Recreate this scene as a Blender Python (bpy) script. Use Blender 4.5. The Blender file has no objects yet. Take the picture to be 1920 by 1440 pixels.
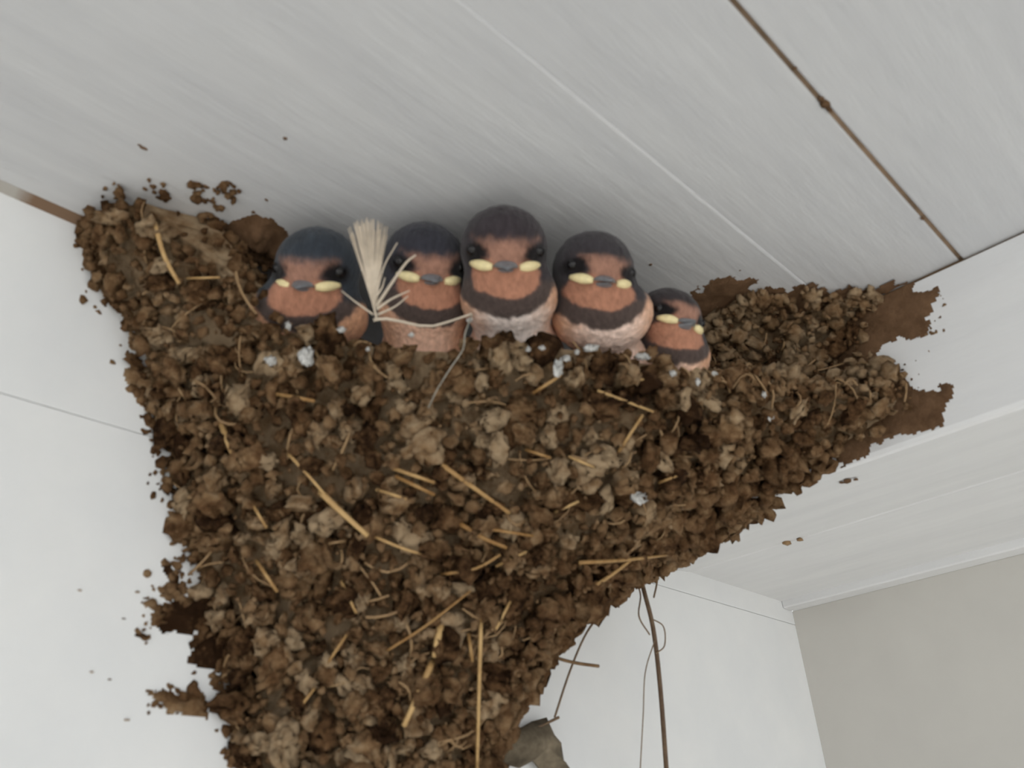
import bpy, bmesh, math, random
import numpy as np
from mathutils import Vector, Matrix
random.seed(7); rng = np.random.default_rng(7)
sc = bpy.context.scene; COL = sc.collection

# ------------------------------------------------------------------ camera, world, light, exposure
ZC = 2.4                                    # porch ceiling height; the corner (wall / beam / ceiling) is at (0, 0, ZC)
FPX = 1610.0
RW = np.array([[.6991, -.322, -.6384], [-.7129, -.3828, -.5876], [-.0551, .8659, -.4972]])
_u, _s, _v = np.linalg.svd(RW); RW = _u @ _v   # camera axes in the porch frame
CAM = np.array([-.2896, -.2287, ZC - .18])
cd = bpy.data.cameras.new('camera'); cam = bpy.data.objects.new('camera', cd); COL.objects.link(cam)
cd.sensor_width = 36; cd.lens = 36 * FPX / 1920; cd.clip_start = .005; cd.clip_end = 100
M4 = Matrix([list(RW[i]) + [CAM[i]] for i in range(3)] + [[0, 0, 0, 1]])
cam.matrix_world = M4; sc.camera = cam
cd.dof.use_dof = True; cd.dof.focus_distance = .6; cd.dof.aperture_fstop = 22

w = bpy.data.worlds.new('world'); sc.world = w; w.use_nodes = True
bg = w.node_tree.nodes['Background']; bg.inputs['Color'].default_value = (.93, .97, 1, 1); bg.inputs['Strength'].default_value = 1.5
sun = bpy.data.lights.new('sun_offscreen', 'SUN'); sun.energy = 3.0; sun.angle = math.radians(3); sun.color = (1, .96, .9)
so = bpy.data.objects.new('sun_offscreen', sun); COL.objects.link(so)
so.rotation_euler = (math.radians(32), math.radians(14), 0)
sc.view_settings.view_transform = 'Standard'; sc.view_settings.look = 'None'
sc.view_settings.gamma = 1; sc.view_settings.exposure = 1.08; sc.view_settings.use_curve_mapping = False

# ------------------------------------------------------------------ pixel -> place helpers
def ray(x, y):
    d = RW @ np.array([x - 960, 720 - y, -FPX]); return d / np.linalg.norm(d)
def plane(x, y, ax, val):
    d = ray(x, y); return CAM + d * (val - CAM[ax]) / d[ax]
def onA(x, y, off=0.): return plane(x, y, 1, -off)            # long white wall
def onB(x, y, off=0.): return plane(x, y, 0, -off)            # front face of the beam
def onC(x, y, off=0.): return plane(x, y, 2, ZC - off)        # ceiling
def at(x, y, d): return CAM + ray(x, y) * d
def proj(P):
    c = (np.asarray(P) - CAM) @ RW
    return np.stack([960 + FPX * c[..., 0] / -c[..., 2], 720 - FPX * c[..., 1] / -c[..., 2]], -1)

# ------------------------------------------------------------------ numpy noise
def _h(i, j, k, s):
    n = (i * 374761393 + j * 668265263 + k * 2147483647 + s * 974634541) & 0xffffffff
    n = ((n ^ (n >> 13)) * 1274126177) & 0xffffffff
    return ((n ^ (n >> 16)) & 0xffff) / 65535.0
def vnoise(P, s=0):
    P = np.asarray(P, float); i = np.floor(P).astype(np.int64); f = P - i; f = f * f * (3 - 2 * f)
    r = 0
    for a in (0, 1):
        for b in (0, 1):
            for c in (0, 1):
                wgt = (f[..., 0] if a else 1 - f[..., 0]) * (f[..., 1] if b else 1 - f[..., 1]) * (f[..., 2] if c else 1 - f[..., 2])
                r = r + wgt * _h(i[..., 0] + a, i[..., 1] + b, i[..., 2] + c, s)
    return r * 2 - 1
def fbm(P, o=4, s=0):
    P = np.asarray(P, float); r = 0; a = 1; t = 0
    for k in range(o): r = r + a * vnoise(P * (2.03 ** k) + k * 17.3, s + k); t += a; a *= .55
    return r / t
def sstep(a, b, x):
    t = np.clip((x - a) / (b - a), 0, 1); return t * t * (3 - 2 * t)

# ------------------------------------------------------------------ materials
def mat(name, rough=.8, spec=.25):
    m = bpy.data.materials.new(name); m.use_nodes = True
    b = m.node_tree.nodes['Principled BSDF']; b.inputs['Roughness'].default_value = rough
    b.inputs['Specular IOR Level'].default_value = spec
    return m, m.node_tree, b
def nd(nt, t, **kw):
    n = nt.nodes.new(t)
    for k, v in kw.items(): setattr(n, k, v)
    return n
def ramp(nt, fac, stops):
    r = nd(nt, 'ShaderNodeValToRGB'); el = r.color_ramp.elements
    while len(el) < len(stops): el.new(.5)
    for e, (p, c) in zip(el, stops): e.position = p; e.color = (*c, 1)
    nt.links.new(fac, r.inputs['Fac']); return r.outputs['Color']
def noise_node(nt, scale, detail=4, stretch=None, rough=.6, coord='Object'):
    tc = nd(nt, 'ShaderNodeTexCoord'); o = tc.outputs[coord]
    if coord == 'World':
        pass
    if stretch:
        mp = nd(nt, 'ShaderNodeMapping'); mp.inputs['Scale'].default_value = stretch; nt.links.new(o, mp.inputs['Vector']); o = mp.outputs['Vector']
    n = nd(nt, 'ShaderNodeTexNoise'); n.inputs['Scale'].default_value = scale; n.inputs['Detail'].default_value = detail
    n.inputs['Roughness'].default_value = rough; nt.links.new(o, n.inputs['Vector']); return n.outputs['Fac']
def bump(nt, b, fac, strength, dist):
    n = nd(nt, 'ShaderNodeBump'); n.inputs['Strength'].default_value = strength; n.inputs['Distance'].default_value = dist
    nt.links.new(fac, n.inputs['Height'])
    prev = b.inputs['Normal'].links[0].from_socket if b.inputs['Normal'].links else None
    if prev: nt.links.new(prev, n.inputs['Normal'])
    nt.links.new(n.outputs['Normal'], b.inputs['Normal'])
def paint(name, c0, c1, scale, stretch, bs, bd, rough=.6):
    m, nt, b = mat(name, rough)
    f = noise_node(nt, scale, 5, stretch)
    nt.links.new(ramp(nt, f, [(.35, c0), (.65, c1)]), b.inputs['Base Color'])
    g = noise_node(nt, scale * 3, 6, stretch); bump(nt, b, g, bs, bd)
    h = noise_node(nt, 18, 3); bump(nt, b, h, .25, .004)
    return m
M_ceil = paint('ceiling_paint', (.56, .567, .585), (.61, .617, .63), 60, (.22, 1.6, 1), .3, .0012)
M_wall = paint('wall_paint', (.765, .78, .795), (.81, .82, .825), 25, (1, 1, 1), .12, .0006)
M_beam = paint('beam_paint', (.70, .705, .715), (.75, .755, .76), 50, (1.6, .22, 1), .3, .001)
M_beige = paint('beige_paint', (.52, .505, .475), (.57, .555, .52), 9, (1, 1, 1), .15, .0008)
M_floor = paint('floor_concrete', (.26, .25, .235), (.32, .31, .29), 6, None, .2, .002)
def plain(name, c, rough=.8, spec=.25, var=.25, scale=300):
    m, nt, b = mat(name, rough, spec); f = noise_node(nt, scale, 3)
    lo = tuple(x * (1 - var) for x in c); hi = tuple(min(1, x * (1 + var)) for x in c)
    nt.links.new(ramp(nt, f, [(.3, lo), (.7, hi)]), b.inputs['Base Color']); return m
M_gap = plain('joint_dirt', (.13, .085, .05), 1, .05)
def mud(name, stops, rnd=.5, sc_=160, gs=900, gd=.0016):
    m, nt, b = mat(name, .95, .12)
    f = noise_node(nt, sc_, 6, rough=.7)
    oi = nd(nt, 'ShaderNodeObjectInfo'); mm = nd(nt, 'ShaderNodeMath', operation='MULTIPLY_ADD'); mm.inputs[1].default_value = rnd; mm.inputs[2].default_value = -rnd / 2
    nt.links.new(oi.outputs['Random'], mm.inputs[0])
    ad = nd(nt, 'ShaderNodeMath', operation='ADD'); nt.links.new(f, ad.inputs[0]); nt.links.new(mm.outputs[0], ad.inputs[1])
    ge = nd(nt, 'ShaderNodeNewGeometry'); ln_ = nd(nt, 'ShaderNodeTexNoise'); ln_.inputs['Scale'].default_value = 42; ln_.inputs['Detail'].default_value = 2
    nt.links.new(ge.outputs['Position'], ln_.inputs['Vector'])           # mud carried in from different puddles
    m2 = nd(nt, 'ShaderNodeMath', operation='MULTIPLY_ADD'); m2.inputs[1].default_value = .55; m2.inputs[2].default_value = -.275; nt.links.new(ln_.outputs['Fac'], m2.inputs[0])
    a2 = nd(nt, 'ShaderNodeMath', operation='ADD'); nt.links.new(ad.outputs[0], a2.inputs[0]); nt.links.new(m2.outputs[0], a2.inputs[1])
    nt.links.new(ramp(nt, a2.outputs[0], stops), b.inputs['Base Color'])
    g = noise_node(nt, gs, 6, rough=.75); bump(nt, b, g, 1, gd)
    return m
MUDC = [(.24, (.040, .018, .007)), (.41, (.175, .092, .042)), (.57, (.335, .206, .107)), (.78, (.56, .405, .252))]
M_mud = mud('mud', MUDC)
M_pel = mud('mud_pellet', MUDC, .55, .9, 4.5, .0014)
M_smear = mud('mud_smear', [(.3, (.15, .082, .042)), (.7, (.29, .17, .095))], 0, 120)
M_drop = plain('dropping_white', (.50, .495, .48), .9, .1, .35, 700)
def straw_mat(name, a, b_):
    m, nt, b = mat(name, .55, .3); oi = nd(nt, 'ShaderNodeObjectInfo')
    f = noise_node(nt, 220, 3); ad = nd(nt, 'ShaderNodeMath', operation='ADD'); nt.links.new(f, ad.inputs[0])
    mm = nd(nt, 'ShaderNodeMath', operation='MULTIPLY_ADD'); mm.inputs[1].default_value = .5; mm.inputs[2].default_value = -.25
    nt.links.new(oi.outputs['Random'], mm.inputs[0]); nt.links.new(mm.outputs[0], ad.inputs[1])
    nt.links.new(ramp(nt, ad.outputs[0], [(.25, a), (.75, b_)]), b.inputs['Base Color']); return m
M_straw = straw_mat('straw_gold', (.27, .14, .045), (.52, .34, .15))
M_stem = straw_mat('stem_brown', (.10, .06, .035), (.22, .15, .09))
M_root = straw_mat('rootlet', (.13, .07, .03), (.30, .19, .095))
M_feather = plain('feather_white', (.56, .48, .385), .6, .2, .15)
M_leaf = plain('dry_leaf', (.17, .14, .10), .9, .1, .4, 150)
def plumage():
    m, nt, b = mat('plumage', .85, .15); a = nd(nt, 'ShaderNodeVertexColor'); a.layer_name = 'Col'
    f = noise_node(nt, 700, 4, (1, 1, .35)); mx = nd(nt, 'ShaderNodeMix', data_type='RGBA', blend_type='MULTIPLY')
    nt.links.new(a.outputs['Color'], mx.inputs['A']); nt.links.new(ramp(nt, f, [(.3, (.72, .72, .72)), (.7, (1.15, 1.15, 1.15))]), mx.inputs['B'])
    mx.inputs['Factor'].default_value = 1
    nt.links.new(mx.outputs['Result'], b.inputs['Base Color']); bump(nt, b, f, .5, .0012)
    b.inputs['Sheen Weight'].default_value = .15
    return m
M_plum = plumage()
M_bill = plain('bill_grey', (.17, .175, .19), .4, .5, .2, 600)
M_gape = plain('gape_yellow', (.80, .68, .38), .5, .4, .12, 500)
M_eye = plain('eye_black', (.008, .007, .008), .15, .4, 0)

# ------------------------------------------------------------------ mesh helpers
def mesh(name, V, F, m, smooth=True, colors=None):
    me = bpy.data.meshes.new(name); me.from_pydata([tuple(map(float, v)) for v in V], [], [tuple(map(int, f)) for f in F])
    if m: me.materials.append(m)
    if smooth: me.polygons.foreach_set('use_smooth', [True] * len(me.polygons))
    if colors is not None:
        ca = me.color_attributes.new('Col', 'FLOAT_COLOR', 'POINT')
        ca.data.foreach_set('color', np.concatenate([colors, np.ones((len(colors), 1))], 1).astype(np.float32).ravel())
    me.update(); return me
def link(name, me, parent=None, loc=None):
    o = bpy.data.objects.new(name, me); COL.objects.link(o)
    if parent: o.parent = parent
    if loc is not None: o.location = loc
    return o
def wobj(name, V, F, m, parent=None, smooth=True, colors=None):
    """V in world coordinates; put under parent (an unrotated empty or object)"""
    V = np.asarray(V, float); org = V.mean(0)
    o = link(name, mesh(name, V - org, F, m, smooth, colors), parent)
    po = np.zeros(3); p = parent
    while p: po += np.array(p.location); p = p.parent
    o.location = org - po; return o
def tag(o, label=None, cat=None, group=None, kind=None):
    for k, v in (('label', label), ('category', cat), ('group', group), ('kind', kind)):
        if v: o[k] = v
    return o
def empty(name, loc):
    o = bpy.data.objects.new(name, None); COL.objects.link(o); o.location = loc; o.empty_display_size = .01; return o
def prism(profile, axis, a, b):
    """extrude a 2-D profile (list of the other two coords, in axis order) from a to b along axis"""
    n = len(profile); V = []
    for t in (a, b):
        for p in profile:
            q = list(p); q.insert(axis, t); V.append(q)
    F = [list(range(n))[::-1], list(range(n, 2 * n))] + [[i, (i + 1) % n, n + (i + 1) % n, n + i] for i in range(n)]
    return V, F
def fixn(o):
    bm = bmesh.new(); bm.from_mesh(o.data); bmesh.ops.recalc_face_normals(bm, faces=bm.faces); bm.to_mesh(o.data); bm.free(); return o
def box(name, lo, hi, m, parent=None):
    V, F = prism([(lo[1], lo[2]), (hi[1], lo[2]), (hi[1], hi[2]), (lo[1], hi[2])], 0, lo[0], hi[0])
    return fixn(wobj(name, V, F, m, parent, False))
def bevbox(name, lo, hi, m, parent=None, bev=.001):
    o = box(name, lo, hi, m, parent)
    bm = bmesh.new(); bm.from_mesh(o.data); bmesh.ops.bevel(bm, geom=bm.edges[:], offset=bev, segments=2, affect='EDGES', profile=.5)
    bm.to_mesh(o.data); bm.free(); return o
def tube(P, r, n=6, cap=True):
    P = np.asarray(P, float); r = np.broadcast_to(np.asarray(r, float), (len(P),)); V = []; F = []
    T = np.gradient(P, axis=0); T /= np.linalg.norm(T, axis=1)[:, None] + 1e-12
    ref = np.array([.3, .2, .93]) if abs(T[0] @ np.array([.3, .2, .93])) < .9 else np.array([1., 0, 0])
    for i in range(len(P)):
        a = np.cross(T[i], ref); a /= np.linalg.norm(a); b = np.cross(T[i], a)
        for k in range(n):
            t = 2 * math.pi * k / n; V.append(P[i] + r[i] * (math.cos(t) * a + math.sin(t) * b))
    for i in range(len(P) - 1):
        for k in range(n): F.append((i * n + k, i * n + (k + 1) % n, (i + 1) * n + (k + 1) % n, (i + 1) * n + k))
    if cap: F.append(tuple(range(n))[::-1]); F.append(tuple(range((len(P) - 1) * n, len(P) * n)))
    return V, F
def catmull(P, n):
    P = np.asarray(P, float); k = len(P) - 1; t = np.linspace(0, k, n); i = np.clip(np.floor(t).astype(int), 0, k - 1); f = (t - i)[:, None]
    E = np.vstack([2 * P[0] - P[1], P, 2 * P[-1] - P[-2]])
    a, b, c, d = E[i], E[i + 1], E[i + 2], E[i + 3]
    return .5 * (2 * b + (c - a) * f + (2 * a - 5 * b + 4 * c - d) * f ** 2 + (3 * b - a - 3 * c + d) * f ** 3)
def ico(sub):
    bm = bmesh.new(); bmesh.ops.create_icosphere(bm, subdivisions=sub, radius=1)
    V = np.array([v.co[:] for v in bm.verts]); F = np.array([[v.index for v in f.verts] for f in bm.faces]); bm.free(); return V, F
def randrot():
    q = rng.normal(size=4); q /= np.linalg.norm(q); a, b, c, d = q
    return np.array([[1 - 2 * (c * c + d * d), 2 * (b * c - a * d), 2 * (b * d + a * c)], [2 * (b * c + a * d), 1 - 2 * (b * b + d * d), 2 * (c * d - a * b)], [2 * (b * d - a * c), 2 * (c * d + a * b), 1 - 2 * (b * b + c * c)]])

# ------------------------------------------------------------------ the porch corner
H = ZC
XE, YE = -5.0, -1.6                       # outer edges of the porch roof
ceiling = empty('ceiling', (0, 0, H)); tag(ceiling, 'grey white painted plank ceiling above the mud nest', kind='structure')
joints = [.02, -.1355, -.1797, -.1809, -.33, -.3315, -.51, -.5115, -.69, -.6915, -.87, -.8715, -1.05, -1.0515, -1.23, -1.2315, -1.41, -1.4115, -1.58, -1.5815, YE]
def plank(y0, y1, dz=0., x1=.2):
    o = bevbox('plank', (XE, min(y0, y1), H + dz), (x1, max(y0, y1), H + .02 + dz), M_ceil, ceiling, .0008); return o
plank(joints[0], joints[1], 0); plank(joints[1] + .0006, joints[2], .0005)
for a, b in zip(joints[3::2], joints[4::2]): plank(a, b, 0)
M_fill = plain('joint_fill', (.24, .17, .115), 1, .05, .35, 90)
for y_ in joints[2::2][:8]: box('joint_filler', (XE, y_ - .0016, H + .0009), (.2, y_ + .0001, H + .01), M_fill, ceiling)
box('backing_board', (XE, YE, H + .0205), (.2, .02, H + .03), M_gap, ceiling)
wall = empty('wall_left', (0, 0, 0)); tag(wall, 'white painted board wall that the nest clings to', kind='structure')
ZS = H - .0626
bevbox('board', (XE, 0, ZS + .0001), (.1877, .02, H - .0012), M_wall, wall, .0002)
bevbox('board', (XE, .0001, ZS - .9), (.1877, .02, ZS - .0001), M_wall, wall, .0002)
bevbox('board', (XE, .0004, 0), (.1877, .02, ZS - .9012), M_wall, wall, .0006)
box('backing_board', (XE, .0201, 0), (.1877, .03, H), M_gap, wall)
wr = bevbox('wall_right', (.1877, YE, 0), (.21, .02, H - .0545), M_beige, None, .0006); tag(wr, 'beige painted wall below the ceiling beam', kind='structure')
prof = [(0, H - .0012), (0, H - .0575), (.0006, H - .0590), (.002, H - .0595), (.0818, H - .0509), (.083, H - .0503), (.0842, H - .0507), (.1765, H - .0506), (.1765, H - .0012)]
V, F = prism([(p[0], p[1]) for p in prof], 1, YE, .0)
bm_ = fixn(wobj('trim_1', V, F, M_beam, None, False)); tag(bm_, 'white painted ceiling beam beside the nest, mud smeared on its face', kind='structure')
t2 = bevbox('trim_2', (.1764, YE, H - .0548), (.1885, 0, H - .0480), M_beam, None, .0008); tag(t2, 'narrow white strip between beam underside and beige wall', kind='structure')
V, F = prism([(.0, H - .0016), (-.0034, H - .0001), (-.0030, H + .001), (.004, H + .001)], 0, XE, .0)
M_joint = None
def jm():
    m, nt, b = mat('joint_strip', .9, .1); tc = nd(nt, 'ShaderNodeNewGeometry'); sx = nd(nt, 'ShaderNodeSeparateXYZ'); nt.links.new(tc.outputs['Position'], sx.inputs[0])
    mr = nd(nt, 'ShaderNodeMapRange'); mr.inputs['From Min'].default_value = -.250; mr.inputs['From Max'].default_value = -.240; nt.links.new(sx.outputs['X'], mr.inputs['Value'])
    f = noise_node(nt, 200, 4); ad = nd(nt, 'ShaderNodeMath', operation='MULTIPLY_ADD'); ad.inputs[1].default_value = .6; nt.links.new(f, ad.inputs[0]); nt.links.new(mr.outputs[0], ad.inputs[2])
    nt.links.new(ramp(nt, ad.outputs[0], [(.3, (.42, .40, .37)), (.9, (.2, .13, .085))]), b.inputs['Base Color']); return m
t3 = fixn(wobj('trim_3', V, F, jm(), None, False)); tag(t3, 'stained strip along the joint of white wall and ceiling', kind='structure')
t4 = box('trim_4', (.0012, YE, H - .0014), (.004, 0, H + .0005), M_gap); tag(t4, 'dirty brown joint between ceiling planks and beam', kind='structure')
fl = box('floor', (-40, -40, -.1), (12, .03, 0), M_floor); tag(fl, 'concrete porch floor', kind='structure')

# ------------------------------------------------------------------ the nest
nest = empty('swallow_nest', (-.115, -.002, H - .205))
tag(nest, 'brown mud and straw swallow nest plastered into the porch ceiling corner', 'nest')
def P2(p): return (p[0], p[1])
cl = [onC(200, 352), onC(330, 352), onC(470, 415)]
cr = [onC(1345, 590), onC(1440, 556)]
SL = [  # height below ceiling, plan outline (10 points) from the wall contact round to the beam
 (.000, [(-.231, 0), (-.2285, -.017), (-.216, -.034), (-.186, -.052), (-.155, -.082), (-.125, -.1), (-.092, -.110), (-.066, -.112), (-.040, -.119), (0, -.150)]),
 (.014, [(-.2247, 0), (-.221, -.018), (-.207, -.038), (-.180, -.056), (-.150, -.084), (-.122, -.1015), (-.090, -.111), (-.050, -.096), (-.020, -.103), (0, -.141)]),
 (.026, [(-.2145, 0), (-.210, -.019), (-.195, -.042), (-.170, -.064), (-.144, -.088), (-.118, -.1025), (-.087, -.1115), (-.047, -.097), (-.018, -.104), (0, -.142)]),
 (.040, [(-.205, 0), (-.200, -.021), (-.185, -.046), (-.162, -.070), (-.138, -.092), (-.114, -.105), (-.086, -.113), (-.058, -.1185), (-.030, -.128), (0, -.151)]),
 (.050, [(-.200, 0), (-.192, -.024), (-.177, -.050), (-.157, -.074), (-.135, -.095), (-.112, -.107), (-.085, -.114), (-.058, -.118), (-.030, -.124), (0, -.138)]),
 (.070, [(-.192, 0), (-.184, -.024), (-.167, -.050), (-.146, -.072), (-.122, -.090), (-.097, -.100), (-.071, -.103), (-.043, -.100), (-.016, -.087), (.004, -.045)]),
 (.090, [(-.1845, 0), (-.173, -.022), (-.155, -.045), (-.133, -.063), (-.111, -.074), (-.091, -.077), (-.069, -.072), (-.049, -.057), (-.034, -.034), (-.028, 0)]),
 (.120, [(-.1685, 0), (-.159, -.018), (-.144, -.035), (-.126, -.047), (-.109, -.052), (-.094, -.049), (-.081, -.040), (-.070, -.027), (-.062, -.012), (-.059, 0)]),
 (.150, [(-.1605, 0), (-.153, -.013), (-.142, -.024), (-.129, -.032), (-.115, -.035), (-.102, -.032), (-.090, -.025), (-.080, -.016), (-.073, -.007), (-.070, 0)]),
 (.180, [(-.150, 0), (-.145, -.008), (-.137, -.015), (-.127, -.020), (-.116, -.022), (-.106, -.020), (-.097, -.015), (-.090, -.009), (-.085, -.004), (-.083, 0)]),
 (.205, [(-.127, 0), (-.125, -.003), (-.122, -.0044), (-.119, -.007), (-.116, -.007), (-.113, -.007), (-.110, -.0044), (-.107, -.003), (-.106, -.001), (-.105, 0)])]
NU, NV = 520, 330
GU = np.stack([catmull(np.array(s[1]), NU) for s in SL])          # slices x NU x 2
GZ = np.array([s[0] for s in SL])
ui = np.linspace(0, 9, NU)
ztop = np.interp(ui, [0, 1.35, 1.7, 2.1, 2.6, 3.2, 4, 5, 6, 6.7, 7.1, 7.5, 7.9, 9], [0, 0, .020, .043, .0495, .0510, .0505, .0490, .0475, .044, .034, .010, 0, 0])
def outer(u, d):
    """plan point at outline index u (0..9 array), depth d below ceiling (array)"""
    x = np.clip(u / 9 * (NU - 1), 0, NU - 1.001); i = x.astype(int); f = (x - i)[..., None]
    k = np.clip(np.searchsorted(GZ, d) - 1, 0, len(GZ) - 2); t = ((d - GZ[k]) / (GZ[k + 1] - GZ[k]))[..., None]
    g = lambda kk: GU[kk, i] * (1 - f) + GU[kk, i + 1] * f
    # cubic in depth
    k0 = np.clip(k - 1, 0, len(GZ) - 1); k3 = np.clip(k + 2, 0, len(GZ) - 1)
    a, b, c, e = g(k0), g(k), g(k + 1), g(k3)
    h = (GZ[k + 1] - GZ[k])[..., None]
    m0 = np.where((k > 0)[..., None], (c - a) / (GZ[k + 1] - GZ[k0] + 1e-9)[..., None] * h, c - b); m1 = (e - b) / (GZ[k3] - GZ[k] + 1e-9)[..., None] * h
    t2_, t3_ = t * t, t * t * t
    p = (2 * t3_ - 3 * t2_ + 1) * b + (t3_ - 2 * t2_ + t) * m0 + (-2 * t3_ + 3 * t2_) * c + (t3_ - t2_) * m1
    return np.concatenate([p, (H - d)[..., None]], -1)
CEN = np.array([-.085, -.035])
rows = []
for v in np.linspace(0, 1, NV):
    d = .205 + (ztop - .205) * v; rows.append(outer(ui, d))
G = np.array(rows)
N = np.cross(np.gradient(G, axis=1), np.gradient(G, axis=0)); N /= np.linalg.norm(N, axis=2)[..., None] + 1e-12
N *= np.sign((N * (CAM - G)).sum(2).mean())
def cellular(P, s=0):
    P = np.asarray(P, float); i0 = np.floor(P).astype(np.int64); best = np.full(P.shape[:-1], 9.)
    for a in (-1, 0, 1):
        for b in (-1, 0, 1):
            for c in (-1, 0, 1):
                i = i0 + np.array([a, b, c]); q = np.stack([i[..., j] + _h(i[..., 0], i[..., 1], i[..., 2], s + j) for j in range(3)], -1)
                best = np.minimum(best, np.linalg.norm(P - q, axis=-1))
    return best
WP = G + .0022 * np.stack([fbm(G * 240, 3, 60 + j) for j in range(3)], -1)
disp = .0010 * fbm(G * 80, 3, 3) + .0030 * (.65 - cellular(WP * 150, 5)) + .0014 * (.6 - cellular(WP * 330, 15)) + .0010 * fbm(G * 600, 3, 9) - .0050
edge = sstep(0, .03, ui / 9) * sstep(0, .02, 1 - ui / 9)
Gd = G + N * (disp * (.3 + .7 * edge))[..., None] - N * .001
Gd[..., 2] = np.minimum(Gd[..., 2], H - .0002)
allr = [Gd]
# rim thickness and inner bowl
top = Gd[-1].copy(); tin = outer(ui, np.maximum(ztop, .022))[:, :2]
inner = []
for k, (sh, dz) in enumerate([(.03, .0012), (.07, .0004), (.11, -.003), (.15, -.007), (.2, -.012), (.32, -.017), (.55, -.020), (.8, -.021), (.97, -.022)]):
    q = top.copy(); q[:, :2] = (q[:, :2] if k == 0 else tin) * (1 - sh) + CEN * sh
    lowz = H - .092
    q[:, 2] = np.minimum(np.maximum(top[:, 2] + dz, lowz + 0 * q[:, 2]), H - .0003) if k < 5 else (top[:, 2] + dz) * (1 - sh) + (H - .072) * sh
    q += .001 * np.stack([fbm(q * 200, 3, 20 + j) for j in range(3)], -1); q[:, 1] = np.minimum(q[:, 1], -.0003)
    q[:, 2] = np.minimum(q[:, 2], H - .0003); inner.append(q)
Gall = np.concatenate([Gd, np.array(inner)], 0); nr = Gall.shape[0]
idx = np.arange(nr * NU).reshape(nr, NU)
F = np.stack([idx[:-1, :-1], idx[:-1, 1:], idx[1:, 1:], idx[1:, :-1]], -1).reshape(-1, 4)
fr_, fc_ = np.divmod(F[:, 0], NU); F = F[~((fr_ >= NV) & (ui[fc_] > 7.75))]      # the wing at the beam is solid up to the ceiling
wobj('mud_cup', Gall.reshape(-1, 3), F, M_mud, nest)

# --- mud smears and stains: thin raised mud layers on wall, beam and ceiling
def sdpoly(Q, poly):
    Q = Q[:, None]; a = poly[None]; b = np.roll(poly, -1, 0)[None]; e = b - a; w_ = Q - a
    t = np.clip((w_ * e).sum(-1) / ((e * e).sum(-1) + 1e-15), 0, 1); d = np.linalg.norm(w_ - e * t[..., None], axis=-1).min(1)
    c = ((a[..., 1] <= Q[..., 1]) != (b[..., 1] <= Q[..., 1])) & (Q[..., 0] < a[..., 0] + (Q[..., 1] - a[..., 1]) / (b[..., 1] - a[..., 1] + 1e-15) * e[..., 0])
    return np.where(c.sum(1) % 2 == 1, d, -d)
def patch(name, fn, ax, pxs, thick, amp, freq, cell=.0007, m=None, seed=0, sgn=-1, lump=.5, fall=.004):
    poly = np.array([fn(*p) for p in pxs]); base = poly[0, ax]; o2 = [i for i in range(3) if i != ax]
    p2 = poly[:, o2]; lo, hi = p2.min(0) - .006, p2.max(0) + .006
    if 1 not in [ax]: pass
    nx, ny = (np.ceil((hi - lo) / cell).astype(int) + 1)
    gx, gy = np.meshgrid(np.linspace(lo[0], hi[0], nx), np.linspace(lo[1], hi[1], ny), indexing='ij')
    Q = np.stack([gx.ravel(), gy.ravel()], 1); q3 = np.concatenate([Q, np.zeros((len(Q), 1))], 1)
    sd = sdpoly(Q, p2) + amp * fbm(q3 * freq, 4, seed)
    h = thick * (1 - lump + lump * (fbm(q3 * 300, 4, seed + 5) * 1.3 + .6)) * sstep(0, fall, sd) - .0001 * (sd <= 0)
    P = np.zeros((len(Q), 3)); P[:, o2] = Q; P[:, ax] = base + sgn * h
    ok = (sd > -.0002)
    if ax == 0: ok &= (P[:, 1] < 0) & (P[:, 2] < H - .0002) & (P[:, 2] > H - .0594)
    if ax == 1: ok &= (P[:, 2] < H - .0005)
    if ax == 2: ok &= (P[:, 1] < -.0005) & (P[:, 0] < -.0002)
    ok = ok.reshape(nx, ny); idx = np.arange(nx * ny).reshape(nx, ny)
    keep = ok[:-1, :-1] & ok[1:, :-1] & ok[1:, 1:] & ok[:-1, 1:]
    F = np.stack([idx[:-1, :-1], idx[1:, :-1], idx[1:, 1:], idx[:-1, 1:]], -1)[keep]
    used = np.unique(F); rm = np.full(nx * ny, -1); rm[used] = np.arange(len(used))
    return wobj(name, P[used], rm[F], m or M_smear, nest)
# beam face
patch('mud_smear', onB, 0, [(1560, 560), (1640, 548), (1700, 520), (1760, 535), (1775, 580), (1740, 620), (1690, 640), (1660, 650), (1690, 700), (1720, 735), (1775, 730), (1780, 770), (1705, 815), (1600, 862), (1500, 903), (1450, 920), (1400, 800), (1450, 600)], .0008, .008, 230, seed=1)
# ceiling
patch('mud_smear', onC, 2, [(1285, 560), (1340, 520), (1400, 515), (1420, 545), (1510, 540), (1640, 540), (1680, 520), (1700, 535), (1600, 575), (1400, 620), (1300, 640)], .0007, .006, 240, seed=11)
patch('mud_smear', onC, 2, [(410, 425), (470, 400), (510, 405), (545, 440), (620, 480), (560, 520), (420, 480)], .006, .0022, 200, seed=21, fall=.009)
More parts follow.
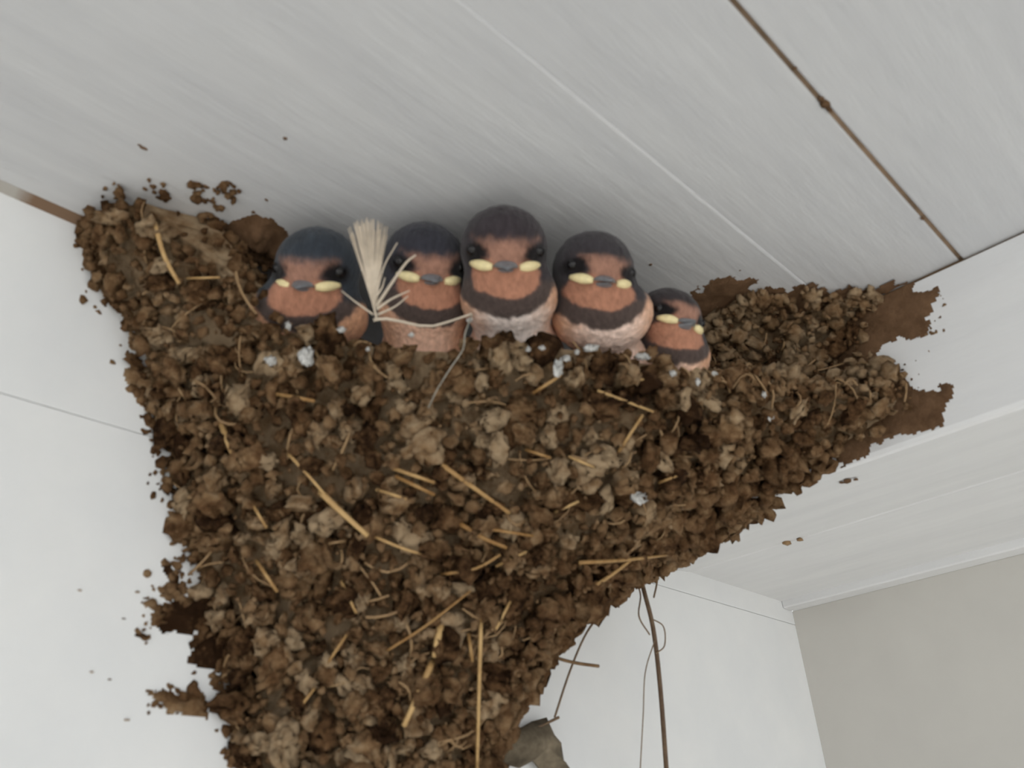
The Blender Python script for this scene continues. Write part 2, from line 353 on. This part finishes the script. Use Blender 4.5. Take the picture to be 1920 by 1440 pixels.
# wall, ragged left margin of the nest
patch('mud_smear', onA, 1, [(150, 425), (160, 500), (205, 570), (262, 640), (290, 690), (300, 800), (330, 930), (355, 1030), (430, 1150), (445, 1290), (450, 1500), (620, 1500), (560, 1000), (420, 600), (260, 430)], .0016, .0035, 220, m=M_mud, seed=31)
patch('mud_smear', onA, 1, [(232, 690), (300, 680), (330, 760), (310, 810), (275, 770), (240, 720)], .0022, .0035, 260, m=M_mud, seed=41)
patch('mud_smear', onA, 1, [(310, 1050), (345, 1085), (350, 1120), (400, 1080), (430, 1060), (470, 1150), (430, 1250), (345, 1250), (390, 1190), (290, 1185), (285, 1135), (320, 1130)], .0028, .0030, 260, m=M_mud, seed=51)
patch('mud_smear', onA, 1, [(280, 1300), (305, 1290), (330, 1310), (370, 1285), (395, 1320), (390, 1345), (360, 1350), (300, 1330)], .0024, .0028, 330, m=M_mud, seed=61)
patch('mud_smear', onA, 1, [(930, 1330), (1000, 1240), (1080, 1160), (1150, 1100), (1130, 1060), (850, 1250), (850, 1500), (945, 1500)], .0018, .003, 240, m=M_mud, seed=71)

# --- pellets
IV2, IF2 = ico(2); IV1, IF1 = ico(1)
IV3, IF3 = ico(3)
def vfb(V, o, sd): return np.stack([fbm(V, o, sd + 31 * j) for j in range(3)], -1)
def lump_mesh(k, V, F, amp):
    off = k * 7.7; q = V + amp * 1.1 * vfb(V * 1.3 + off, 2, k) + amp * .75 * vfb(V * 2.9 + off, 2, k + 40) + amp * .4 * vfb(V * 6.5 + off, 2, k + 80)
    return q * np.array([1, .6 + .3 * rng.random(), .5 + .3 * rng.random()])
var3 = [lump_mesh(k, IV3, IF3, .62) for k in range(20)]
vmesh = [mesh('mud_pellet', v, IF3, M_pel) for v in var3]
var2 = [lump_mesh(k + 200, IV2, IF2, .62) for k in range(20)]
var1 = [lump_mesh(k + 90, IV1, IF1, .55) for k in range(12)]
cand = []
n_try = 22000
uu = rng.random(n_try) * 9; zt = np.interp(uu, ui, ztop); dd = zt + (.2 - zt) * rng.random(n_try) ** .9
nx_ = 3500; uu = np.concatenate([uu, 6.8 + 2.2 * rng.random(nx_)]); zx = np.interp(uu[-nx_:], ui, ztop); dd = np.concatenate([dd, zx + (.047 - zx) * rng.random(nx_)]); zt = np.interp(uu, ui, ztop); n_try += nx_
SP = outer(uu, dd); e_ = 1e-3
du = outer(np.clip(uu + .02, 0, 9), dd) - outer(np.clip(uu - .02, 0, 9), dd); dv = outer(uu, np.clip(dd + e_, 0, .2049)) - outer(uu, np.clip(dd - e_, 0, .2))
SN = np.cross(du, dv); SN /= np.linalg.norm(SN, axis=1)[:, None] + 1e-12; SN *= np.sign((SN * (CAM - SP)).sum(1).mean())
kept = []; cells = {}
for i in range(n_try):
    rmin = .0037 if dd[i] > .045 else .0034
    key = tuple(np.floor(SP[i] / .006).astype(int)); bad = False
    for a in (-1, 0, 1):
        for b in (-1, 0, 1):
            for c in (-1, 0, 1):
                for j in cells.get((key[0] + a, key[1] + b, key[2] + c), ()):
                    if np.sum((SP[i] - SP[j]) ** 2) < rmin * rmin: bad = True
    if not bad: cells.setdefault(key, []).append(i); kept.append(i)
items = []
for i in kept:
    s = .0019 + .0036 * rng.random() ** 2.2
    if dd[i] < .045: s *= .8
    p = SP[i] + SN[i] * (-.0022 + .0054 * rng.random())
    p[2] = min(p[2], H - .5 * s); p[1] = min(p[1], -.0005)
    items.append((p, s, SN[i], uu[i] > 7.0 and dd[i] < .044 - .004 * rng.random()))
def vis_score(p, s, n, wet=False):
    q = proj(p); 
    if not (-20 < q[0] < 1940 and -20 < q[1] < 1460): return 0
    v = CAM - p; dist = np.linalg.norm(v); return s / dist * max(0, .25 + (v / dist) @ n)
score = np.array([vis_score(*it) for it in items]); order = np.argsort(-score)
nloc = np.array(nest.location)
SV, SF, nv = [], [], 0; DV, DF, dn = [], [], 0
for rank, k in enumerate(order):
    p, s, n, wet = items[k]; R_ = randrot()
    if rank < 300:
        o = link('mud_pellet', vmesh[rank % 20], nest, p - nloc); o.rotation_euler = Matrix(R_.tolist()).to_euler(); o.scale = (s, s, s)
    elif wet:
        v = var2[rank % 20] @ R_.T * s + p; DV.append(v); DF.append(IF2 + dn); dn += len(v)
    else:
        v = var2[rank % 20] @ R_.T * s + p; SV.append(v); SF.append(IF2 + nv); nv += len(v)
# small crumbs all over, and along the ragged margins
def crumb(p, s, wet=False):
    global nv, dn
    if wet:
        v = var1[int(rng.integers(12))] @ randrot().T * s + p; DV.append(v); DF.append(IF1 + dn); dn += len(v); return
    v = var1[int(rng.integers(12))] @ randrot().T * s * np.array([1, 1, 1]) + p; SV.append(v); SF.append(IF1 + nv); nv += len(v)
for i in range(4500):
    j = int(rng.integers(n_try)); crumb(SP[j] + SN[j] * (-.001 + .0036 * rng.random()), .0006 + .0012 * rng.random() ** 2)
def scatter(fn, pts, n, spread, s0, s1, nrm):
    for i in range(n):
        p = pts[int(rng.integers(len(pts)))]; q = fn(p[0] + rng.normal() * spread, p[1] + rng.normal() * spread)
        if q[2] > H - .0004: q[2] = H - .0004
        crumb(q, s0 + (s1 - s0) * rng.random() ** 2)
left_edge = [(165, 470), (200, 560), (255, 650), (280, 720), (300, 820), (315, 880), (325, 930), (340, 1000), (360, 1040), (330, 1100), (310, 1150), (380, 1180), (400, 1240), (420, 1300), (430, 1400)]
scatter(onA, left_edge, 240, 16, .0005, .0022, None)
scatter(onA, [(290, 900), (280, 1150), (270, 1190), (340, 1320), (300, 1310), (430, 1390), (300, 1100), (330, 1060)], 60, 14, .0004, .0014, None)
scatter(onA, [(945, 1330), (985, 1260), (1050, 1200), (940, 1400)], 60, 14, .0005, .0018, None)
scatter(onA, [(330, 1110), (345, 1150), (300, 1150), (390, 1120), (420, 1090), (380, 1170), (410, 1210), (370, 1320), (320, 1315), (260, 720), (280, 750), (300, 780)], 170, 13, .0008, .0026, None)
scatter(onC, [(215, 352), (300, 352), (370, 360), (400, 380), (430, 352)], 60, 11, .0006, .0022, None)
scatter(onB, [(1690, 690), (1740, 620), (1760, 560), (1700, 730)], 40, 18, .0003, .0009, None)
for p_ in [(1345, 600), (1370, 575), (1400, 565), (1450, 552), (1520, 548), (1600, 550), (1640, 548)]:
    for k in range(14): crumb(onC(p_[0] + rng.normal() * 14, p_[1] + rng.normal() * 6 + 8, .002), .001 + .0022 * rng.random(), True)
for q in (0, 1, 2, 3, 4, 5):
    for k in range(0, NU, 1):
        if ztop[k] < .047 and 1.3 < ui[k] < 7.75 and (ui[k] > 6.5 or k % 2): w_ = rng.random(); crumb(inner[q][k] * w_ + inner[q + 1][k] * (1 - w_) + rng.normal(size=3) * .0012 - [0, .0006, .001], .0010 + .0022 * rng.random(), ui[k] > 6.5)
cr_o = wobj('mud_crumbs', np.concatenate(SV), np.concatenate(SF), M_mud, nest); tag(cr_o, kind='stuff')
dk = wobj('wing_mud_crumbs', np.concatenate(DV), np.concatenate(DF), M_mud, nest); tag(dk, kind='stuff')

# --- a lookup of the nest surface along a pixel ray
Gf = G.reshape(-1, 3); Gp = proj(Gf); Gv = ((CAM - G) * N).sum(2).reshape(-1) > 0
def surf(x, y, lift=.0025):
    d2 = ((Gp - (x, y)) ** 2).sum(1); d2[~Gv] = 1e9; dist = np.linalg.norm(Gf - CAM, axis=1)
    near = np.where(d2 < max(64, d2.min() * 1.5))[0]; k = near[np.argmin(dist[near])]
    return at(x, y, dist[k] - lift)
def px2m(x, y, px): return px * np.linalg.norm(surf(x, y) - CAM) / FPX
# --- straws
STR = [([(820, 865), (885, 912), (955, 962)], 10), ([(738, 878), (815, 905)], 8), ([(742, 893), (815, 928)], 8), ([(600, 922), (640, 960), (690, 1005)], 12), ([(515, 738), (590, 752)], 8),
 ([(415, 795), (437, 855)], 11), ([(1120, 732), (1225, 772)], 6), ([(1160, 847), (1205, 778)], 7), ([(985, 843), (1032, 858)], 6), ([(1066, 856), (1114, 876)], 6), ([(706, 918), (762, 936)], 7),
 ([(860, 980), (905, 1008), (950, 1027)], 9), ([(895, 988), (1000, 1005)], 7), ([(930, 1062), (987, 1034)], 6), ([(718, 1225), (800, 1172), (882, 1108)], 5), ([(828, 1165), (814, 1232)], 14),
 ([(812, 1238), (785, 1300), (757, 1362)], 12), ([(902, 1160), (898, 1300), (894, 1450)], 8), ([(878, 1188), (886, 1240)], 7), ([(540, 850), (590, 905), (640, 965)], 6), ([(1172, 717), (1206, 711)], 6),
 ([(290, 418), (308, 480), (336, 532)], 9), ([(1000, 737), (1052, 703)], 7), ([(934, 1262), (946, 1296)], 6), ([(828, 1077), (892, 1066), (938, 1040)], 6), ([(1085, 1055), (1170, 1050), (1255, 1040)], 8),
 ([(1110, 1102), (1150, 1075), (1185, 1048)], 8), ([(350, 522), (412, 520)], 5), ([(700, 1005), (760, 1030), (800, 1040)], 6), ([(480, 1050), (520, 1110)], 7), ([(610, 1250), (650, 1190)], 6), ([(1235, 905), (1275, 890)], 6), ([(560, 1330), (590, 1290)], 6), ([(640, 1090), (668, 1150)], 6), ([(470, 940), (500, 990)], 6), ([(960, 1120), (930, 1180)], 6), ([(1040, 960), (1085, 940)], 6)]
for pts, wpx in STR:
    P = catmull(np.array([surf(x, y, .0042) for x, y in pts]), 9) if len(pts) > 2 else np.array([surf(*pts[0], .0044), surf(*pts[0], .0044) * .5 + surf(*pts[1], .0044) * .5, surf(*pts[1], .0044)])
    P = P.copy(); P[0] += (P[0] - CAM) * .012; r = px2m(*pts[0], wpx) / 2
    V, F = tube(P, r * np.linspace(1, .8, len(P)), 6); wobj('straw', V, F, M_straw, nest)
# fine rootlets over the mud: too many to count
RV, RF, rn = [], [], 0
for i in range(280):
    j = int(rng.integers(n_try)); t = rng.normal(size=3); t -= SN[j] * (t @ SN[j]); t /= np.linalg.norm(t) + 1e-9; L = .004 + .011 * rng.random()
    b = np.cross(SN[j], t) * rng.normal() * .25; o_ = SP[j] + SN[j] * (.0015 + .0015 * rng.random())
    P = np.array([o_ + t * L * (k / 4 - .5) + b * L * (k / 4 - .5) ** 2 * 2 - SN[j] * .004 * (k / 4 - .5) ** 2 * 2 for k in range(5)])
    V, F = tube(P, .00022 + .0003 * rng.random(), 4, False); RV += V; RF += [tuple(a + rn for a in f) for f in F]; rn += len(V)
RV = np.array(RV); RV[:, 1] = np.minimum(RV[:, 1], -.0002)
tag(wobj('rootlets', RV, RF, M_root, nest), kind='stuff')
# hanging stems and hairs below the nest
def hang(name, pts, wpx, offs, m=M_stem):
    P = catmull(np.array([onA(x, y, o) for (x, y), o in zip(pts, offs)]), 24)
    r = wpx / FPX * np.linalg.norm(P - CAM, axis=1) / 2
    V, F = tube(P, r, 6); return wobj(name, V, F, m, nest)
hang('hanging_stem', [(1195, 1060), (1208, 1110), (1225, 1180), (1238, 1290), (1250, 1450), (1268, 1700)], 9, [.028, .03, .03, .028, .026, .024])
hang('hanging_fibre', [(1175, 1060), (1200, 1110), (1198, 1155), (1218, 1190)], 3, [.03, .032, .032, .030])
hang('hanging_fibre', [(1222, 1160), (1244, 1175), (1246, 1210), (1230, 1225)], 2.5, [.03, .032, .032, .03])
hang('hanging_fibre', [(1228, 1200), (1210, 1260), (1206, 1340), (1200, 1450), (1190, 1640)], 2.2, [.03, .028, .026, .024, .022])
hang('hanging_fibre', [(1160, 1080), (1135, 1135), (1098, 1190), (1068, 1260), (1040, 1345)], 4, [.026, .026, .022, .018, .015])
hang('hanging_fibre', [(1235, 1040), (1232, 1090), (1226, 1120)], 3.5, [.03, .03, .03])
hang('twig', [(1005, 1213), (1040, 1232), (1080, 1243), (1122, 1249)], 6, [.016, .02, .022, .022], M_root)
hang('twig', [(1015, 1240), (1045, 1205)], 4, [.016, .018], M_root)
hang('twig', [(1000, 1368), (1048, 1345)], 5, [.006, .01], M_stem)
# white splash droppings on the rim
def dropping(x, y, wpx, hpx, lift=.005, fn=None):
    c = surf(x, y, lift) if fn is None else fn(x, y); d = np.linalg.norm(c - CAM); r = ray(x, y); right = RW[:, 0]; up = RW[:, 1]
    v = IV3 + .85 * vfb(IV3 * 1.9 + x, 3, int(x)) + .4 * vfb(IV3 * 5 + x, 2, int(x))
    P = c + (v[:, :1] * right * wpx + v[:, 1:2] * up * hpx) / 2.5 / FPX * d + v[:, 2:] * r * .0011
    wobj('dropping', P, IF3, M_drop, nest)
for a in [(575, 668, 30, 42), (507, 676, 26, 20), (1047, 690, 22, 36), (1062, 672, 16, 14), (1108, 652, 30, 16), (1082, 660, 12, 10), (1200, 932, 34, 34), (1445, 782, 20, 16), (640, 618, 20, 12), (540, 610, 14, 18), (690, 655, 9, 9), (1205, 668, 26, 16),
          (1262, 700, 16, 12), (1308, 716, 9, 18), (1018, 652, 16, 10), (772, 628, 12, 10), (990, 655, 10, 10), (1432, 740, 10, 14), (1340, 700, 14, 8), (880, 600, 12, 10)]: dropping(*a)
# curled dry leaf below
lp = [(942, 1395), (960, 1375), (1000, 1352), (1025, 1345), (1040, 1378), (1052, 1392), (1058, 1430), (1075, 1450), (1020, 1450), (1000, 1425), (975, 1440), (948, 1432)]
LQ = np.array([onA(x, y, .006 + .003 * math.sin(i * 2.1)) for i, (x, y) in enumerate(lp)]); lc = LQ.mean(0) + np.array([0, -.005, 0])
mid = (LQ + lc) / 2 + np.array([0, -.0018, 0]) + rng.normal(size=LQ.shape) * .0008
V = np.concatenate([LQ, mid, [lc], LQ + [0, .0008, 0], mid + [0, .0008, 0], [lc + [0, .0008, 0]]]); n_ = len(lp); F = []
for i in range(n_):
    j = (i + 1) % n_
    F += [(i, j, n_ + j, n_ + i), (n_ + i, n_ + j, 2 * n_)]; o_ = 2 * n_ + 1
    F += [(o_ + i, o_ + n_ + i, o_ + n_ + j, o_ + j), (o_ + n_ + i, o_ + 2 * n_, o_ + n_ + j), (i, o_ + i, o_ + j, j)]
fixn(wobj('dry_leaf', V, F, M_leaf, nest))

# ------------------------------------------------------------------ specks on the ceiling and beam
def speck(fn, x, y, wpx, parent, m=M_smear):
    c = fn(x, y); d = np.linalg.norm(c - CAM); s = wpx / FPX * d / 2
    P = c + lump_mesh(int(x), IV1, IF1, .4) * s * np.array([1, 1, .5]); wobj('mud_speck', P, IF1, m, parent)
for x, y, s in [(270, 278, 14), (262, 272, 8), (535, 260, 10), (1220, 496, 9), (500, 375, 9), (475, 398, 10), (1490, 128, 9), (1730, 410, 9), (1548, 196, 24), (1540, 186, 16), (1556, 206, 15), (385, 350, 14)]: speck(onC, x, y, s, ceiling)
for x, y, s in [(1590, 902, 20), (1578, 905, 12), (1605, 899, 12)]: speck(lambda a, b: onC(a, b, .0588), x, y, s, bm_)
for x, y, s in [(1475, 1018, 20), (1500, 1012, 16)]: speck(lambda a, b: onC(a, b, .0515), x, y, s, bm_, M_root)
for x, y, s in [(265, 1192, 26), (150, 1107, 8), (172, 1260, 8), (206, 1274, 7), (258, 1110, 10), (272, 1122, 9), (237, 1350, 12), (232, 1160, 8)]: speck(onA, x, y, s, wall, M_mud)

# ------------------------------------------------------------------ the chicks
IV5, IF5 = ico(6)
RH = .0123
def lin(*c): return np.array([(x / 255 / 12.92 if x / 255 <= .04045 else ((x / 255 + .055) / 1.055) ** 2.4) for x in c])
def chick(label, px, dist, yaw, pitch, roll, hs=1., body=(0, 0, 0), belly=(232, 208, 192), crown=(40, 40, 48), bw=1.0):
    Hc = at(*px, dist); toC = CAM - Hc; toC /= np.linalg.norm(toC)
    up = np.array([0, 0, 1.]); side = np.cross(toC, up); side /= np.linalg.norm(side)      # side = viewer's left... fixed below
    side = -side; U = np.cross(toC, side); U = U if U[2] > 0 else -U
    def rota(v, ax, a):
        a = math.radians(a); return v * math.cos(a) + np.cross(ax, v) * math.sin(a) + ax * (ax @ v) * (1 - math.cos(a))
    Fw = toC
    if side @ RW[:, 0] < 0: side = -side                     # side points to the viewer's right
    Fw = rota(Fw, U, yaw); side = rota(side, U, yaw)
    Fw2 = rota(Fw, side, pitch); U = rota(U, side, pitch); Fw = Fw2
    side = rota(side, Fw, roll); U = rota(U, Fw, roll)
    if U[2] < 0: U = -U
    r = RH * hs
    out = np.array([toC[0], toC[1], 0]); out /= np.linalg.norm(out); bs = np.cross(out, up); bs = bs if bs @ RW[:, 0] > 0 else -bs
    Bc = Hc + np.array([0, 0, -.0230]) * hs - out * .0235 * hs + bs * body[0] + out * body[1] + up * body[2]
    HR = np.array([1.0, .98, 1.04]) * r; BR = np.array([.0152 * bw, .0155, .0165]) * hs
    Hf = np.stack([side, U, Fw]); Bf = np.stack([bs, up, out])
    def ell(P, c, fr, R_):
        q = (P - c) @ fr.T; k0 = np.linalg.norm(q / R_, axis=-1); k1 = np.linalg.norm(q / R_ ** 2, axis=-1) + 1e-9; return k0 * (k0 - 1) / k1
    Nc = Hc + np.array([0, 0, -.0115]) * hs - out * .0075 * hs + bs * body[0] * .5; NR = np.array([.0138 * bw, .0115, .0120]) * hs
    def smin(a, b, k):
        h = np.clip(.5 + .5 * (b - a) / k, 0, 1); return b * (1 - h) + a * h - k * h * (1 - h)
    def sdf(P):
        return smin(ell(P, Hc, Hf, HR), smin(ell(P, Bc, Bf, BR), ell(P, Nc, Bf, NR), .006), .0045)
    S0 = Nc * .9 + Bc * .1; D = IV5; t = np.full(len(D), .062); done = np.zeros(len(D), bool)
    for _ in range(150):
        dcur = sdf(S0 + D * t[:, None]); t = np.where(dcur > 1e-5, t - np.clip(dcur * .6, .00003, .002), t); 
    P = S0 + D * t[:, None]
    P += D * (.00022 * fbm(P * 700, 3, 4) + .00025 * fbm(P * np.array([900, 900, 250]), 2, 8))[:, None]
    P[:, 2] = np.minimum(P[:, 2], H - .0004); P[:, 1] = np.minimum(P[:, 1], -.0006)
    # colour pattern
    q = (P - Hc) @ Hf.T / r; s, u, f = q.T; nz = fbm(P * 420, 3, 5) * .14; nz2 = fbm(P * 420, 3, 15) * .18
    qb = (P - Bc) @ Bf.T / BR
    C_ = np.tile(lin(*crown), (len(P), 1))
    C_ = C_ * (1 + .25 * fbm(P * 260, 3, 33))[:, None]
    back = lin(34, 30, 32)
    front = sstep(-.1, .35, f + nz)
    mB = sstep(-.95, -1.15, u + nz) * 1.0
    C_ = C_ * (1 - mB[:, None]) + back * mB[:, None]
    # belly
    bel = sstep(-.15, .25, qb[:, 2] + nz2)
    flank = sstep(.2, .95, np.abs(qb[:, 0]) + nz2)[:, None]  # buff plumage colour towards the flanks
    bc = lin(*belly) * (1 - flank) + lin(205, 155, 122) * flank
    e2 = np.sqrt((s / 1.18) ** 2 + ((u + .42) / 1.02) ** 2) + nz * .8
    mbel = bel * sstep(.96, 1.1, e2) * sstep(-.3, -.75, u)
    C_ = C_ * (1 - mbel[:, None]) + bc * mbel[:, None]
    # breast band: grey brown collar
    mband = sstep(1.1, .97, e2) * sstep(-.55, -.8, u) * front
    C_ = C_ * (1 - mband[:, None]) + lin(78, 66, 62) * mband[:, None]
    # throat
    e1 = np.sqrt((s / .80) ** 2 + ((u + .58) / .47) ** 2) + nz
    mth = sstep(1.06, .92, e1) * sstep(0, .3, f)
    C_ = C_ * (1 - mth[:, None]) + (lin(172, 122, 99) * (1 + .25 * nz2[:, None])) * mth[:, None]
    # forehead
    hw = .20 + .85 * np.clip(u + .36, 0, .6)
    mfo = sstep(.12, -.06, np.abs(s) - hw + nz) * sstep(.34, .04, u + nz) * sstep(-.5, -.35, u) * sstep(0, .3, f)
    C_ = C_ * (1 - mfo[:, None]) + lin(158, 118, 101) * mfo[:, None]
    # black lores and cheek
    mlo = sstep(.3, .12, np.hypot((np.abs(s) - .66) / 1.3, (u + .08)) + nz) * sstep(0, .3, f)
    C_ = C_ * (1 - mlo[:, None]) + lin(22, 18, 20) * mlo[:, None]
    root = empty('swallow_chick', Bc); tag(root, label, 'bird', 'nestlings looking over the nest rim')
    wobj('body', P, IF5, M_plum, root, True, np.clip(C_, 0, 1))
    W = lambda s_, u_, f_: Hc + (side * s_ + U * u_ + Fw * f_) * r
    sf = lambda s_, u_: math.sqrt(max(0, 1 - s_ * s_ - (u_ / .98) ** 2)) * 1.04
    # bill: upper and lower mandible
    for nm, u0, th, ln, wd in (('upper_bill', -.35, .15, .42, .36), ('lower_bill', -.42, -.09, .28, .30)):
        V = []; F = []; nseg, nr_ = 9, 7
        for i in range(nr_):
            a = i / (nr_ - 1); hw_ = wd * (1 - a ** 1.5) + .015; ff = sf(0, u0) - .12 + (ln + .12) * a; hh = th * (1 - a ** 1.3) + .02 * np.sign(th)
            for k in range(nseg):
                tt = k / (nseg - 1) * 2 - 1; V.append(W(tt * hw_, u0 + hh * math.sqrt(max(0, 1 - tt * tt)) - (.05 * a if th > 0 else -.0), ff - .16 * tt * tt * (1 - a)))
        for i in range(nr_ - 1):
            for k in range(nseg - 1): F.append((i * nseg + k, i * nseg + k + 1, (i + 1) * nseg + k + 1, (i + 1) * nseg + k))
        base = len(V)
        F += [tuple(i * nseg for i in range(nr_)) + tuple(i * nseg + nseg - 1 for i in reversed(range(nr_)))]
        F += [tuple(range(nseg))[::-1], tuple((nr_ - 1) * nseg + k for k in range(nseg))]
        fixn(wobj(nm, V, F, M_bill, root))
    for sg in (-1, 1):
        P_ = []; rr = []
        for k in range(9):
            a = k / 8; s_ = sg * (.30 + .46 * a); u_ = -.38 + .06 * a; P_.append(W(s_, u_, sf(s_, u_) + .06 - .03 * a)); rr.append(r * (.02 + .105 * math.sin(math.pi * min(1, a * .8 + .12)) ** .8))
        P_ = np.array(P_); V, F = tube(P_, rr, 10); g = wobj('gape_flange', V, F, M_gape, root); g['label'] = 'pale yellow swollen corner of the bill'
        e = W(sg * .74, -.02, sf(.74, -.02) - .07); wobj('eye', e + IV2 * r * .14, IF2, M_eye, root)
    return root
chick('slate capped nestling at the wall end of the row, bill turned aside', (596, 503), .268, -20, 4, 2, 1.03, (-.003, -.010, .003), (222, 170, 138), (52, 58, 66), 1.25)
chick('peach throated nestling tucked between the upright feather and the tallest chick', (795, 492), .266, 13, 2, -5, 1.02, (0, 0, 0), (226, 182, 158), (52, 52, 60))
chick('tallest nestling in the middle of the brood, dark cap, white breast above the rim', (945, 466), .258, 3, 2, -5, 1.05, (.001, -.004, .002), (236, 220, 212), (56, 50, 54))
chick('nestling with tilted head and pinkish white breast between the tallest and the lowest chick', (1112, 508), .264, 20, -4, -15, 1.0, (.002, -.008, .002), (238, 210, 196), (58, 54, 58), 1.12)
chick('lowest, half hidden nestling peering out beside the dark mud wing at the beam', (1250, 603), .277, 40, -10, -26, .88, (-.001, -.011, .004), (225, 190, 170), (54, 48, 50))

# ------------------------------------------------------------------ the feather stuck in the rim
fr = empty('feather', surf(705, 600, .004)); tag(fr, 'upright pale fan shaped feather stuck in the nest rim between two chicks', 'feather')
fd = float(np.linalg.norm(np.array(fr.location) - CAM))
def fp(x, y, dd_=0.): return at(x, y, fd - .004 + dd_)
def strip(pts, wpx, name, parent, m=M_feather):
    P = catmull(np.array([fp(*p) for p in pts]), 10); r = np.array(wpx if hasattr(wpx, '__len__') else [wpx, wpx]); r = np.interp(np.linspace(0, 1, 10), np.linspace(0, 1, len(r)), r) / FPX * fd / 2
    V, F = tube(P, r, 5); return wobj(name, V, F, m, parent)
strip([(707, 600), (698, 560), (692, 500), (690, 415)], [5, 4, 2], 'shaft', fr)
VV, FF, vn = [], [], 0
for k in range(64):                                  # the vane: fine barbs side by side
    a = k / 63 * 2 - 1; x1 = 690 + a * 36 + rng.normal() * 2; y1 = 408 + 14 * a * a + rng.random() * 26
    x0 = 702 + a * 6; y0 = 585 - abs(a) * 22 - rng.random() * 14
    P = catmull(np.array([fp(x0, y0, .0006 * a), fp(x0 - 6 + a * 10, (y0 * .62 + y1 * .38), -.0008 * (1 - a * a)), fp(x1, y1, .002 * a * a)]), 7)
    V, F = tube(P, np.linspace(2.6, 1.6, 7) / FPX * fd / 2, 4, False); VV += V; FF += [tuple(q + vn for q in f) for f in F]; vn += len(V)
wobj('vane', VV, FF, M_feather, fr)
for pts, wd in [([(705, 575), (735, 530), (762, 492), (780, 478)], [7, 5, 3]), ([(706, 580), (735, 560), (768, 545)], [6, 4, 2]), ([(704, 560), (720, 500), (745, 455)], [4, 3, 2]), ([(700, 590), (665, 565), (640, 545)], [4, 3, 2]), ([(708, 590), (740, 575), (765, 555)], [5, 3, 2]),
                ([(700, 600), (730, 598), (800, 612), (850, 600), (885, 588)], [7, 6, 5, 4, 4]), ([(706, 555), (716, 540), (722, 520)], [5, 3, 2])]:
    strip(pts, wd, 'barb', fr)
hair = wobj('bent_hair', *tube(catmull(np.array([surf(x, y, .006) for x, y in [(885, 590), (872, 625), (868, 655), (845, 690), (820, 730), (803, 765)]]), 24), 1.3 / FPX * .25, 5), plain('hair_grey', (.3, .28, .24), .6), nest)
